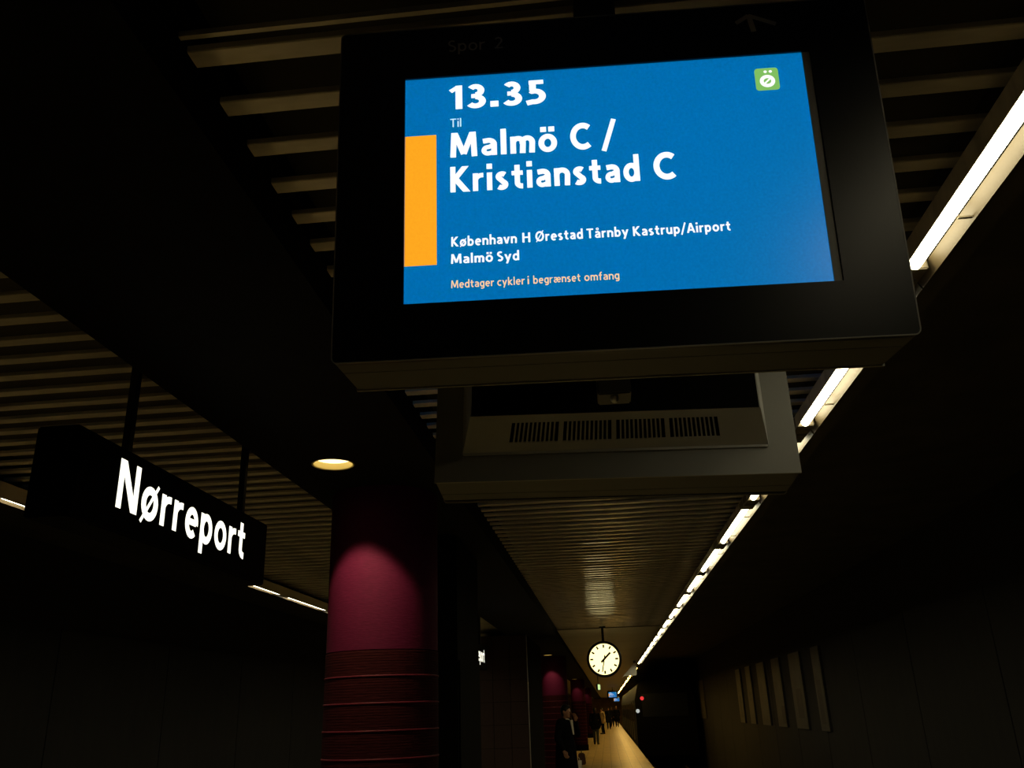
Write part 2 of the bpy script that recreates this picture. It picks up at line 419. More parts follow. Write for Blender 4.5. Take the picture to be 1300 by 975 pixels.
# slatted ceilings, one on each side of the beam
PITCH = 0.1645; PH = 1.446; YS_END = 16.0
def slat_mesh(x0, x1):
    bm = bmesh.new()
    prof = [(-0.0262, 0.017), (-0.0262, 0.003), (-0.0235, 0.0004), (0.0, 0.0), (0.0235, 0.0004), (0.0262, 0.003), (0.0262, 0.017)]
    a = [bm.verts.new((x0, y, z)) for y, z in prof]; b = [bm.verts.new((x1, y, z)) for y, z in prof]
    bm.faces.new(a); bm.faces.new(b[::-1])
    for i in range(7):
        j = (i+1) % 7; bm.faces.new((a[j], a[i], b[i], b[j]))
    bmesh.ops.recalc_face_normals(bm, faces=bm.faces[:])
    me = bpy.data.meshes.new('slat'); bm.to_mesh(me); bm.free(); me.materials.append(M['slat'])
    return me
def slatted(x0, x1):
    root = struct(B('ceiling', (x0, x1, -1.0, YS_END, 3.16, 3.3), M['plenum']))
    me = slat_mesh(x0+0.005, x1-0.005)
    n = 0; y = PH-0.026-PITCH*14
    while y < YS_END-0.03:
        if not (y > 1.25 and y < 1.35):               # one slat is missing at the near end
            o = bpy.data.objects.new('slat', me); C.objects.link(o); o.parent = root
            yy = y if y > 1.3 else y+0.062                 # the first bays before the joint are set wider
            o.location = (0, yy+random.uniform(-0.004, 0.004), ZC+random.uniform(-0.001, 0.001))
            o.rotation_euler = (random.gauss(0, 0.012), 0, 0)
        y += PITCH
    for xx in (x0+0.03, x1-0.03):                     # carrier rails that the slats clip to
        B('carrier', (xx-0.012, xx+0.012, -1.0, YS_END, ZC+0.018, ZC+0.05), M['matt_black'], root)
    B('cover_strip', (x0+0.005, x1-0.005, 1.352, 1.364, ZC+0.004, ZC+0.018), M['slat'], root)
    return root
slatted(-0.81, 1.12)
slatted(-3.40, -1.65)
struct(B('ceiling', (-0.81, 1.12, YS_END, END, ZC-0.01, 3.3), M['smooth_ceiling']))
struct(B('ceiling', (-3.40, -1.65, YS_END, END, ZC-0.01, 3.3), M['smooth_ceiling']))

# the dark beam over the row of columns, with round holes for the downlights
COLS = [4.97, 22.1, 40.0, 57.0]
DLS = [y-0.78 for y in COLS]
def beam():
    bm = bmesh.new(); box(bm, -1.65, -0.81, -4, END, 2.88, 3.3)
    o = struct(obj('ceiling_beam', bm, M['beam']))
    cb = bmesh.new()
    for y in DLS: tube(cb, (-1.33, y, 2.7), (-1.33, y, 3.0), 0.1015, n=40)
    me = bpy.data.meshes.new('cut'); cb.to_mesh(me); cb.free()
    c = bpy.data.objects.new('cut', me); C.objects.link(c)
    md = o.modifiers.new('holes', 'BOOLEAN'); md.object = c; md.operation = 'DIFFERENCE'; md.solver = 'EXACT'
    dg = bpy.context.evaluated_depsgraph_get(); dg.update()
    new = bpy.data.meshes.new_from_object(o.evaluated_get(dg)); o.modifiers.clear(); o.data = new
    bpy.data.objects.remove(c); bpy.data.meshes.remove(me)
beam()

DL_LABELS = ['round recessed downlight glowing in the dark beam above the big column', 'recessed downlight in front of the far red column beside the man',
             'tiny recessed downlight over the small column beyond the man', 'tiny recessed downlight over the farthest column']
for i, y in enumerate(DLS):
    t = thing('downlight', DL_LABELS[i], 'lamp', (-1.33, y, 2.88))
    bm = bmesh.new(); lathe(bm, [(0.1, 0.0), (0.108, -0.004), (0.112, -0.001), (0.108, -0.0001)], 40, closed=True); obj('trim_ring', bm, M['brass'], t, smooth=True)
    bm = bmesh.new(); lathe(bm, [(0.1008, -0.001), (0.0995, 0.037)], 40); obj('reflector', bm, M['brass'], t, smooth=True)
    bm = bmesh.new(); lathe(bm, [(0.0005, 0.030), (0.092, 0.030), (0.098, 0.034), (0.0005, 0.036)], 40); obj('lens', bm, M['downlight'], t)
    L = bpy.data.lights.new('downlight_beam', 'SPOT'); L.energy = SPOT*(1.0, 0.5, 0.25, 0.15)[i]; L.color = (1.0, 0.78, 0.42); L.spot_size = math.radians(74); L.spot_blend = 0.3; L.shadow_soft_size = 0.03
    lo = bpy.data.objects.new('downlight_beam', L); C.objects.link(lo); lo.parent = t; lo.rotation_euler = (math.radians(18), 0, 0)

# ------------------------------------------------------------------ columns
COL_LABELS = ['big round column with a magenta lit patch and dark red ribbed rings', 'slim far red column directly behind the man in the black coat',
              'small red column standing on the lit floor beyond the man', 'tiny farthest red column behind the waiting people']
def column(y, i, x=-1.245, r=0.312):
    t = thing('column', COL_LABELS[i], 'column', (x, y, 0)); t['kind'] = 'thing'
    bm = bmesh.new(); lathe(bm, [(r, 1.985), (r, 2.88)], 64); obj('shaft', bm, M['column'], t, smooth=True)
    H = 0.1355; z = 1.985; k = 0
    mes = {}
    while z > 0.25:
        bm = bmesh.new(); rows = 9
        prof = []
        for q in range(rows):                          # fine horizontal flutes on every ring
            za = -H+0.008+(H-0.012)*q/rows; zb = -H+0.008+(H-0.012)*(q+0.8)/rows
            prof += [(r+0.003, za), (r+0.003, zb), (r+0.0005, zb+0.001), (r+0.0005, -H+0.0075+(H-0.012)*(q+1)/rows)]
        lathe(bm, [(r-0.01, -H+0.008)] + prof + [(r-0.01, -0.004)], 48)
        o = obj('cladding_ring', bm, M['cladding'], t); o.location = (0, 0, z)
        if k:
            bm = bmesh.new(); lathe(bm, [(r-0.004, -0.004), (r+0.0065, -0.003), (r+0.0065, 0.005), (r-0.004, 0.008)], 48)
            o = obj('joint_ring', bm, M['ridge'], t, smooth=True); o.location = (0, 0, z)
        z -= H; k += 1
    bm = bmesh.new(); lathe(bm, [(r+0.02, 0.0), (r+0.02, z+0.004-0.0)], 48); obj('plinth', bm, M['matt_black'], t)
    return t
for i, y in enumerate(COLS): column(y, i)

# ------------------------------------------------------------------ fluorescent rows
def lamp_fixture(mirror=1, tube_mat='tube', dark=False):
    """origin on the ceiling line at the far tube end; runs back along -y for one period"""
    t = thing('fluorescent_fixture', 'x', 'lamp')
    L, P = 1.27, 1.56
    m = mirror
    def xs(a, b): return (min(m*a, m*b), max(m*a, m*b))
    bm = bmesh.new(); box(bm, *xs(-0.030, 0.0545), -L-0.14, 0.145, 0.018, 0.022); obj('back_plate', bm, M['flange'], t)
    bm = bmesh.new(); box(bm, *xs(-0.033, -0.0302), -L-0.14, 0.145, -0.036, 0.022); obj('light_block_lip', bm, M['slat'], t)  # lip added to keep direct tube light off the ceiling slats
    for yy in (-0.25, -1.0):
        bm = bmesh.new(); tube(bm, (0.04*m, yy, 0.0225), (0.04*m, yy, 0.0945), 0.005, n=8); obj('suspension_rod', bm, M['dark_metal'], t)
    bm = bmesh.new(); box(bm, *xs(0.0548, 0.059), -L-0.145, P-L-0.156, 0.008, 0.0178); obj('shadow_strip', bm, M['matt_black'], t)  # solid black strip painted in as the shadow line beside the flange
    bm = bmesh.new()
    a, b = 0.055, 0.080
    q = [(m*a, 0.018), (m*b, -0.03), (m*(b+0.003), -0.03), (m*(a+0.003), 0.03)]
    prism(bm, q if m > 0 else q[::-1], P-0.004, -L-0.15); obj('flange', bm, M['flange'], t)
    bm = bmesh.new(); tube(bm, (0.012*m, -L, -0.012), (0.012*m, 0, -0.012), 0.019, n=16)
    obj('tube', bm, M[tube_mat], t, smooth=False)
    for y0, y1 in ((0.0, 0.14), (-L-0.138, -L)):
        bm = bmesh.new(); box(bm, *xs(-0.035, 0.054), y0+0.002, y1, -0.028, 0.018)
        h = obj('lamp_holder', bm, M['holder'], t, bevel=0.004)
        bm = bmesh.new(); tube(bm, (0.03*m, (y0+y1)/2, -0.0285), (0.03*m, (y0+y1)/2, -0.031), 0.007, n=10); obj('screw', bm, M['dark_metal'], h)
    for yy in (-0.28, -L+0.28):
        bm = bmesh.new(); box(bm, *xs(0.03, 0.036), yy-0.006, yy+0.006, -0.02, 0.018); box(bm, *xs(0.036, 0.075), yy-0.005, yy+0.005, -0.024, -0.019)
        obj('clip', bm, M['holder'], t)
    return t
LR_Y0 = 2.45; LP = 1.565
near_labels = {-1: 'fluorescent fixture passing out of the photo at its upper right corner',
               0: 'bright fluorescent tube fixture right of the front departure display', 1: 'bright fluorescent tube fixture seen between the two departure displays',
               2: 'fluorescent fixture mostly hidden behind the grey back of the rear display', 3: 'fluorescent fixture emerging just below the rear departure display'}
proto = lamp_fixture()
for k in range(-1, 17):
    ORD = ['first', 'second', 'third', 'fourth', 'fifth', 'sixth', 'seventh', 'eighth', 'ninth', 'tenth', 'eleventh', 'twelfth', 'thirteenth', 'fourteenth', 'fifteenth', 'sixteenth', 'seventeenth', 'eighteenth', 'nineteenth', 'twentieth']
    ORD += ['twenty-' + q for q in ORD[:9]]
    lab = near_labels.get(k) or ORD[k-3] + ' bright tube below the rear display, counted along the row towards the clock'
    t = proto if k == -1 else dup(proto)
    t['label'] = lab; t['group'] = 'fluorescent fixtures along the right platform edge'
    t.location = (1.018, LR_Y0+LP*k, 2.905)
protoF = lamp_fixture(1, 'tube_far')
for k in range(0, 28):
    t = protoF if k == 0 else dup(protoF)
    t['label'] = ORD[k] + ' tiny warm tube past the grey bulkhead, counted away from it'; t['group'] = 'far fluorescent fixtures beyond the bulkhead'
    t.location = (1.018, 32.2+LP*2.0*k, 2.905)
# left row: the tubes sit behind a deep lip on the platform side
def left_fixture():
    t = lamp_fixture(-1, 'tube_left')
    for yy in (-1.3, -0.6, 0.06): B('lip_bracket', (0.014, 0.10, yy-0.01, yy+0.01, -0.034, -0.031), M['holder'], t)
    B('lip', (0.10, 0.106, -1.42, 0.144, -0.071, 0.0175), M['cream'], t)
    return t
protoL = left_fixture()
for k in range(-1, 16):
    t = protoL if k == -1 else dup(protoL)
    t['label'] = ORD[k+1] + ' shielded fluorescent strip of the left row, counted from the left photo edge'
    t['group'] = 'fluorescent fixtures along the left platform edge'
    t.location = (-3.32, 2.6+LP*k, 2.905)

# ------------------------------------------------------------------ departure displays
def chamfer_rect(x0, x1, z0, z1, r, n=4):
    out = []
    for cx, cz, a in ((x1-r, z0+r, -90), (x1-r, z1-r, 0), (x0+r, z1-r, 90), (x0+r, z0+r, 180)):
        out += [(cx+r*math.cos(math.radians(a+90*i/n)), cz+r*math.sin(math.radians(a+90*i/n))) for i in range(n+1)]
    return out

def display():
    t = thing('departure_display', 'x', 'display', group='departure displays above the platform')
    x0, x1, z0, z1 = -0.596, 0.596, -0.400, 0.406
    # face plate with an opening for the screen
    sx0, sx1, sz0, sz1 = -0.446, 0.462, -0.277, 0.2745
    bm = bmesh.new()
    out = chamfer_rect(x0, x1, z0, z1, 0.012)
    inn = [(sx1, sz0), (sx1, sz1), (sx0, sz1), (sx0, sz0)]
    def ring(y):
        return [bm.verts.new((x, y, z)) for x, z in out], [bm.verts.new((x, y, z)) for x, z in inn]
    o0, i0 = ring(0.0); o1, i1 = ring(0.018)
    n = len(o0); q = n//4
    for O, I, fl in ((o0, i0, 0), (o1, i1, 1)):
        for c in range(4):
            seg = O[c*q:(c+1)*q]
            for a, b in zip(seg, seg[1:]):
                f = (a, b, I[c]); bm.faces.new(f if not fl else f[::-1])
            nx = O[((c+1)*q) % n]
            f = (seg[-1], nx, I[(c+1) % 4], I[c]); bm.faces.new(f if not fl else f[::-1])
    for i in range(n):
        j = (i+1) % n; bm.faces.new((o0[j], o0[i], o1[i], o1[j]))
    for i in range(4):
        j = (i+1) % 4; bm.faces.new((i0[i], i0[j], i1[j], i1[i]))
    bezel = obj('bezel', bm, M['glass_black'], t)
    # thin bright arris round the face plate
    bm = bmesh.new()
    a = chamfer_rect(x0-0.0015, x1+0.0015, z0-0.0015, z1+0.0015, 0.0135); b = chamfer_rect(x0+0.001, x1-0.001, z0+0.001, z1-0.001, 0.011)
    A = [bm.verts.new((x, -0.0008, z)) for x, z in a]; Bv = [bm.verts.new((x, -0.0008, z)) for x, z in b]
    A2 = [bm.verts.new((x, 0.004, z)) for x, z in a]; B2 = [bm.verts.new((x, 0.004, z)) for x, z in b]
    n = len(A)
    for i in range(n):
        j = (i+1) % n
        bm.faces.new((A[i], A[j], Bv[j], Bv[i])); bm.faces.new((A2[j], A2[i], B2[i], B2[j])); bm.faces.new((A[j], A[i], A2[i], A2[j])); bm.faces.new((Bv[i], Bv[j], B2[j], B2[i]))
    obj('edge_trim', bm, M['grey_metal'], t)
    # screen, recessed
    bm = bmesh.new(); box(bm, -0.446, 0.444, 0.006, 0.03, -0.277, 0.2745); scr = obj('screen', bm, M['screen'], t)
    bm = bmesh.new(); box(bm, 0.4445, 0.4615, 0.004, 0.03, -0.277, 0.2745); obj('screen_edge', bm, M['grey_metal'], t)
    # housing: front and rear shell with a seam
    bm = bmesh.new(); box(bm, x0+0.004, x1-0.004, 0.0185, 0.082, z0+0.003, z1-0.003); obj('front_shell', bm, M['shell'], t)
    bm = bmesh.new(); box(bm, x0+0.007, x1-0.007, 0.0822, 0.085, z0+0.006, z1-0.006); obj('seam', bm, M['matt_black'], t)
    bm = bmesh.new(); box(bm, x0+0.004, x1-0.004, 0.0852, 0.212, z0+0.003, z1-0.003); obj('rear_shell', bm, M['shell'], t)
    bm = bmesh.new(); box(bm, x0, x1, 0.2122, 0.22, z0, z1); obj('back_plate', bm, M['back_metal'], t)
    B('suspension_bracket', (-0.05, 0.05, 0.11, 0.17, 0.404, 0.572), M['dark_metal'], t)
    # ventilation housing on the back
    v = None
    bx, by, bz0, bz1 = 0.50, 0.2205, -0.305, 0.26
    fx, fy, fz0, fz1 = 0.462, 0.340, -0.218, 0.21
    bm = bmesh.new()
    P = [bm.verts.new(p) for p in ((-bx, by, bz0), (bx, by, bz0), (bx, by, bz1), (-bx, by, bz1), (-fx, fy, fz0), (fx, fy, fz0), (fx, fy, fz1), (-fx, fy, fz1))]
    bm.faces.new((P[4], P[5], P[6], P[7])); bm.faces.new((P[2], P[3], P[7], P[6]))
    bm.faces.new((P[1], P[2], P[6], P[5])); bm.faces.new((P[3], P[0], P[4], P[7]))
    vent = obj('vent_housing', bm, M['matt_black'], t)
    for s in (-1, 1):                                  # light side sheets
        bm = bmesh.new()
        q = [(bx, by, bz0), (bx+0.004, by, bz0), (bx+0.004, by, bz1), (bx, by, bz1), (fx, fy, fz0), (fx+0.004, fy, fz0), (fx+0.004, fy, fz1), (fx, fy, fz1)]
        hexa(bm, [(s*a, b, c) for a, b, c in q]); obj('side_sheet', bm, M['light_metal'], vent)
    # slanted grille: solid border and four fields of slots
    def gp(u, w, off=0.0):                             # u -1..1 across, w 0 (front, upper) .. 1 (back plate, lower)
        x = u*(fx+(bx-fx)*w); return (x, fy+(by-fy)*w, fz0+(bz0-fz0)*w - off)
    bm = bmesh.new()
    def patch(u0, u1, w0, w1):
        a = [bm.verts.new(gp(*k)) for k in ((u0, w0), (u1, w0), (u1, w1), (u0, w1))]
        b = [bm.verts.new(gp(*k, -0.004)) for k in ((u0, w0), (u1, w0), (u1, w1), (u0, w1))]
        bm.faces.new(a); bm.faces.new(b[::-1])
        for i in range(4):
            j = (i+1) % 4; bm.faces.new((a[j], a[i], b[i], b[j]))
    w0, w1 = 0.20, 0.72
    patch(-1, 1, 0, w0); patch(-1, 1, w1, 1)
    patch(-1, -0.705, w0, w1); patch(0.705, 1, w0, w1)
    obj('grille_panel', bm, M['light_metal'], vent)
    bm = bmesh.new()
    for gI in range(4):
        u0 = -0.705+gI*0.3605; u1 = u0+0.328
        if gI < 3: patch(u1, u0+0.3605, w0, w1)
        for k in range(11):
            if k: 
                c = u0+(u1-u0)*k/11; patch(c-0.0055, c+0.0055, w0, w1)
    obj('grille_slat', bm, M['light_metal'], vent)['kind'] = 'stuff'
    bm = bmesh.new(); hexa(bm, [gp(-0.98, 0.02, -0.03), gp(0.98, 0.02, -0.03), gp(0.98, 0.95, -0.02), gp(-0.98, 0.95, -0.02), gp(-0.98, 0.02, -0.04), gp(0.98, 0.02, -0.04), gp(0.98, 0.95, -0.03), gp(-0.98, 0.95, -0.03)])
    obj('slot_backing', bm, M['matt_black'], vent)  # black backing puts the dark of the slots into the colour
    bm = bmesh.new(); box(bm, -bx, bx, by, by+0.006, bz0-0.004, bz0+0.004); obj('lip', bm, M['light_metal'], vent)
    return t

def place(o, loc, xv, yv, zv, sc=1.0):
    m = Matrix((xv, yv, zv)).transposed().to_4x4() @ Matrix.Diagonal((sc, sc, sc, 1)); m.translation = loc
    o.matrix_world = m

def frame(yaw, tilt, roll):
    X = Vector((math.cos(yaw), math.sin(yaw), 0)); N = Vector((math.sin(yaw), -math.cos(yaw), 0)); Z = Vector((0, 0, 1))
    Y = math.cos(tilt)*Z + math.sin(tilt)*N
    X2 = math.cos(roll)*X + math.sin(roll)*Y; Y2 = -math.sin(roll)*X + math.cos(roll)*Y
    return X2, Y2, X2.cross(Y2)

rear = display()
X, Yv, N = frame(0.034, -0.0795, -0.023)
o0 = Vector((0.077, 2.743, 2.351)) + Yv*0.40 - N*0.22
EYE = Vector((0, 0, 1.65)); DS = 0.82           # 32 inch screens
place(rear, EYE+(o0-EYE)*DS, N.cross(Yv), N, Yv, DS)
rear['label'] = 'rear departure display seen from its grey back with a slotted vent box'
front = dup(rear, 'front departure display with a blue screen announcing the 13.35 to Malmö')
X, Yv, N = frame(0.027, 0.080, -0.011)
place(front, EYE+(Vector((0.080, 1.585, 2.729))-EYE)*DS, X, -N, Yv, DS)

# what the front screen shows
FY = 0.0055
scr = [o for o in kids(front) if o.name.split('.')[0] == 'screen'][0]
text_part('departure_time', M['white_glow'], scr, [('13.35', -0.343, -0.127, 0.1895, 0.0615)], FY, 0.205)
text_part('towards_word', M['pale_glow'], scr, [('Til', -0.344, -0.319, 0.144, 0.0215)], FY, 0.14)
text_part('destination_text', M['white_glow'], scr, [('Malmö', -0.3445, -0.107, 0.067, 0.062), ('C', -0.077, -0.032, 0.068, 0.063), ('/', -0.007, 0.021, 0.0685, 0.063),
    ('Kristianstad', -0.345, 0.068, -0.019, 0.063), ('C', 0.099, 0.146, -0.018, 0.063)], FY, 0.20)
text_part('stops_text', M['white_glow'], scr, [('København', -0.344, -0.203, -0.1485, 0.023), ('H', -0.191, -0.174, -0.1485, 0.023), ('Ørestad', -0.163, -0.062, -0.1475, 0.023),
    ('Tårnby', -0.054, 0.034, -0.1475, 0.0225), ('Kastrup/Airport', 0.044, 0.248, -0.1485, 0.0225), ('Malmö', -0.345, -0.255, -0.1885, 0.0225), ('Syd', -0.246, -0.199, -0.1885, 0.0225)], FY, 0.185)
text_part('notice_text', M['peach_glow'], scr, [('Medtager', -0.345, -0.254, -0.2445, 0.018), ('cykler', -0.247, -0.189, -0.2445, 0.018), ('i', -0.183, -0.180, -0.2445, 0.018),
    ('begrænset', -0.171, -0.072, -0.2445, 0.018), ('omfang', -0.064, 0.009, -0.2445, 0.018)], FY, 0.15)
bm = bmesh.new(); box(bm, -0.4455, -0.3755, 0.0052, 0.0062, -0.1885, 0.127); obj('orange_bar', bm, M['orange'], scr)
bm = bmesh.new(); prism(bm, chamfer_rect(0.3365, 0.388, 0.184, 0.240, 0.007), 0.0012, 0.0050); lg = obj('logo_tile', bm, M['green_glow'], scr)
bm = bmesh.new()
def ribbon(pts, w, y):
    for i in range(len(pts)-1):
        a = Vector(pts[i]); b = Vector(pts[i+1]); d = (b-a); n = Vector((-d.y, d.x)).normalized()*w/2; e = d.normalized()*w*0.04
        bm.faces.new([bm.verts.new((p.x, y, p.y)) for p in (a-n-e, b-n+e, b+n+e, a+n-e)])
ribbon(arc(0.3625, 0.2065, 0.0125, 0.0115, 0, 360, 28), 0.0085, 0.0046)
ribbon([(0.3525, 0.197), (0.3725, 0.216)], 0.004, 0.0046)
for cx in (0.3600, 0.3712):
    vs = [bm.verts.new((cx+0.0037*math.cos(2*PI*i/14), 0.0046, 0.2305+0.0034*math.sin(2*PI*i/14))) for i in range(14)]; bm.faces.new(vs)
for f in bm.faces:
    f.normal_update()
    if f.normal.y > 0: f.normal_flip()
me = bpy.data.meshes.new('logo_mark'); bm.to_mesh(me); bm.free(); me.materials.append(M['white_glow'])
o = bpy.data.objects.new('logo_mark', me); C.objects.link(o); o.parent = scr
bz = [o for o in kids(front) if o.name.split('.')[0] == 'bezel'][0]
text_part('track_number', M['letter_grey'], bz, [('Spor', -0.346, -0.261, 0.3375, 0.0305), ('2', -0.239, -0.220, 0.3375, 0.0305)], -0.0012, 0.13)
bm = bmesh.new()
ribbon([(0.345, 0.333), (0.338, 0.374)], 0.012, -0.0012); ribbon([(0.308, 0.358), (0.337, 0.376)], 0.010, -0.0012); ribbon([(0.337, 0.376), (0.395, 0.349)], 0.010, -0.0012)
for f in bm.faces:
    f.normal_update()
    if f.normal.y > 0: f.normal_flip()
me = bpy.data.meshes.new('arrow'); bm.to_mesh(me); bm.free(); me.materials.append(M['letter_grey'])
o = bpy.data.objects.new('arrow', me); C.objects.link(o); o.parent = bz

# two far displays hanging over the platform
for loc, lab in (((0.40, 62.0, 2.50), 'tiny far departure display with a glowing blue screen under the clock'),
                 ((0.95, 92.0, 2.45), 'tiniest departure display glowing blue lower right of the other far display')):
    d = dup(front, lab)
    place(d, Vector(loc), Vector((1, 0, 0)), Vector((0, 1, 0)), Vector((0, 0, 1)), 0.6)
    T('suspension_pole', (0, 0.1, 0.4), (0, 0.1, (ZC-0.01-loc[2])/0.6), 0.03, M['black'], d)

# pole that carries the two near displays
t = thing('display_mount', 'dark pole with slanting braces holding the two departure displays back to back', 'mount', (0.0615, 1.804, 2.2896)); t.scale = (DS, DS, DS)
B('pole', (-0.045, 0.045, -0.045, 0.045, 0.0, 0.90), M['dark_metal'], t, bevel=0.004)
B('arm', (-0.03, 0.03, -0.262, -0.046, 0.24, 0.30), M['dark_metal'], t)
B('arm', (-0.03, 0.03, 0.046, 0.41, 0.24, 0.30), M['dark_metal'], t)
for s in (-1, 1): T('brace', (s*0.04, 0.05, 0.32), (s*0.145, 0.41, 0.25), 0.009, M['grey_metal'], t)
bm = bmesh.new(); ball(bm, (0.0, -0.02, -0.006), 0.012, 10); obj('end_bolt', bm, M['steel'], t, smooth=True)

# ------------------------------------------------------------------ station name signs
def name_sign():
    """near end at the origin, sign runs along +y, right-hand face towards +x"""
    t = thing('station_sign', 'x', 'sign', group='station name signs')
    L, H, D = 1.63, 0.297, 0.145
    bm = bmesh.new(); box(bm, -D, 0, 0, L, 0, H); case = obj('case', bm, M['matt_black'], t, bevel=0.006)
    bm = bmesh.new(); box(bm, 0.0005, 0.003, 0.02, L-0.02, 0.02, H-0.02); pan = obj('face_panel', bm, M['matt_black'], t)
    rot = Matrix(((0, -1, 0, 0.0042), (1, 0, 0, 0), (0, 0, 1, 0), (0, 0, 0, 1)))
    word = 'Nørreport'; gw = [glyph(ch, 0.175)[0] for ch in word]; x = 0.0
    sx = (1.358-0.255)/(sum(gw)+0.13*(len(word)-1))
    for ch, g in zip(word, gw):                          # every letter is a piece of its own
        lt = text_part('letter', M['sign_white'], pan, [(ch, 0.255+x*sx, 0.255+(x+g)*sx, 0.083, 0.172)], 0.0, 0.175)
        lt.data.transform(rot); x += g+0.13
    for y in (0.41, 1.46): 
        B('hanger', (-D/2-0.014, -D/2+0.014, y-0.014, y+0.014, H-0.002, 2.93-2.262+0.08), M['black'], t)
    return t
s1 = name_sign(); s1.location = (-1.62, 2.46, 2.262)
s1['label'] = 'large black hanging station sign with glowing white letters left of the column'
s2 = dup(s1, 'small distant black station sign with glowing letters right of the big column'); s2.location = (-1.62, 10.75, 2.20)

# ------------------------------------------------------------------ clock
t = thing('station_clock', 'round white glowing station clock with black rim hanging from the ceiling', 'clock', (0.0, 15.8, 2.452))
bm = bmesh.new(); lathe(bm, [(0.262, -0.085), (0.296, -0.085), (0.303, -0.06), (0.303, 0.06), (0.296, 0.085), (0.262, 0.085), (0.258, 0.06), (0.258, -0.06)], 64, closed=True, axis='y'); obj('rim', bm, M['black'], t, smooth=True)
def dial(s):
    bm = bmesh.new(); lathe(bm, [(0.0005, s*0.062), (0.262, s*0.062), (0.262, s*0.052), (0.0005, s*0.050)], 64, axis='y'); d = obj('dial', bm, M['clock_face'], t)
    for k in range(12):
        a = 2*PI*k/12
        bm = bmesh.new(); box(bm, -0.014, 0.014, s*0.0625, s*0.065, 0.190, 0.243)
        bm.transform(Matrix.Rotation(a, 4, 'Y')); obj('hour_mark', bm, M['ink'], d)
    def hand(nm, ang, l0, l1, w, yy, m=M['ink']):
        bm = bmesh.new(); box(bm, -w, w, s*yy, s*(yy+0.003), -l0, l1)
        bm.transform(Matrix.Rotation(math.radians(ang if s < 0 else -ang), 4, 'Y')); obj(nm, bm, m, d)
    hand('hour_hand', 46.5, 0.075, 0.155, 0.017, 0.067)
    hand('minute_hand', 192, 0.07, 0.215, 0.009, 0.071)
    bm = bmesh.new(); tube(bm, (0, s*0.066, 0), (0, s*0.078, 0), 0.014, n=16); obj('hub', bm, M['cloth_brown'], d)
dial(-1); dial(1)
T('stem', (0, 0, 0.297), (0, 0, ZC-2.452+0.01), 0.022, M['black'], t)
bm = bmesh.new(); tube(bm, (0, 0, ZC-2.452-0.02), (0, 0, ZC-2.452+0.002), 0.055, n=24); obj('ceiling_rose', bm, M['black'], t)

# ------------------------------------------------------------------ enclosures between the columns
t = thing('service_cabinet', 'tall black cabinet standing directly behind the big column', 'cabinet', (-1.27, 6.75, 0))
B('body', (-0.25, 0.25, -0.55, 0.55, 0.0, 2.878), M['matt_black'], t, bevel=0.01)
B('door', (0.2505, 0.262, -0.50, 0.50, 0.08, 2.0), M['matt_black'], t)
T('handle', (0.275, 0.42, 0.95), (0.275, 0.42, 1.15), 0.01, M['dark_metal'], t)
t = thing('stair_enclosure', 'dark brown clad enclosure between the small station sign and the far red column', 'enclosure', (-1.75, 17.0, 0))
B('core', (-0.44, 0.44, -1.78, 1.6, 0.0, 2.878), M['matt_black'], t)  # black sides put the shade on the right face into the colour
for r in range(8):
    for c in range(3):
        x0 = -0.44+c*0.2935; z0 = 0.02+r*0.357
        B('cladding_panel', (x0+0.004, x0+0.2895, -1.80, -1.7805, z0+0.003, z0+0.354), M['brown_tile'], t)
B('corner_trim', (0.4405, 0.452, -1.806, -1.77, 0.0, 2.878), M['steel'], t)

# ------------------------------------------------------------------ exit sign, bulkhead, posters
t = thing('exit_sign', 'small glowing green exit sign hanging below the clock', 'sign', (-0.30, 35.0, 2.42), PI/2*0.80)
B('case', (-0.15, 0.15, -0.03, 0.03, -0.11, 0.11), M['black'], t, bevel=0.005)
B('lit_face', (-0.135, 0.135, -0.034, -0.0302, -0.095, 0.095), M['exit_glow'], t)
T('rod', (0, 0, 0.108), (0, 0, 0.575), 0.012, M['black'], t)

t = thing('bulkhead', 'light grey slanted bulkhead plate at the far end of the bright lamp row', 'bulkhead', (0, 27.85, 0))
bm = bmesh.new(); prism(bm, [(0.60, 2.56), (0.93, 2.56), (0.955, 2.585), (0.955, 2.915), (0.90, 2.915), (0.49, 2.50)][::1], 0.12); obj('plate', bm, M['plate'], t)
B('fixing_flange', (0.88, 0.957, 0.02, 0.10, 2.915, 2.991), M['grey_metal'], t)

# billboards on the track walls
def billboard(x, y, w, z0, z1, s, lab, dark):
    t = thing('billboard', lab, 'poster', (x, y, 0))
    fx = lambda a, b: (min(s*a, s*b), max(s*a, s*b))
    B('frame', (*fx(0.0, 0.05), -w/2, w/2, z0, z1), M['dark_metal'], t)
    p = B('poster', (*fx(0.0505, 0.053), -w/2+0.05, w/2-0.05, z0+0.05, z1-0.05), M['poster'], t)
    for a, b, c, d in dark:
        B('printed_figure', (*fx(0.0532, 0.0545), -w/2+w*a, -w/2+w*b, z0+(z1-z0)*c, z0+(z1-z0)*d), M['poster_dark'], p)
def yof(px): return 4.56*1165/(px-771)
specs = [(875.5, 880.5), (885.5, 894), (936, 941.5), (948.5, 954.5), (963, 972.5), (982, 992), (1004, 1018), (1033, 1043)]
labs = ['faint poster at the far end of the right track wall', 'second faint poster from the far end of the right track wall', 'narrow dim poster beyond the gap on the right track wall',
        'fourth dim poster of the right track wall', 'fifth dim poster of the right track wall, plain', 'sixth dim poster of the right track wall', 'wide dim poster with a dark figure on the right track wall',
        'nearest dim poster of the right track wall']
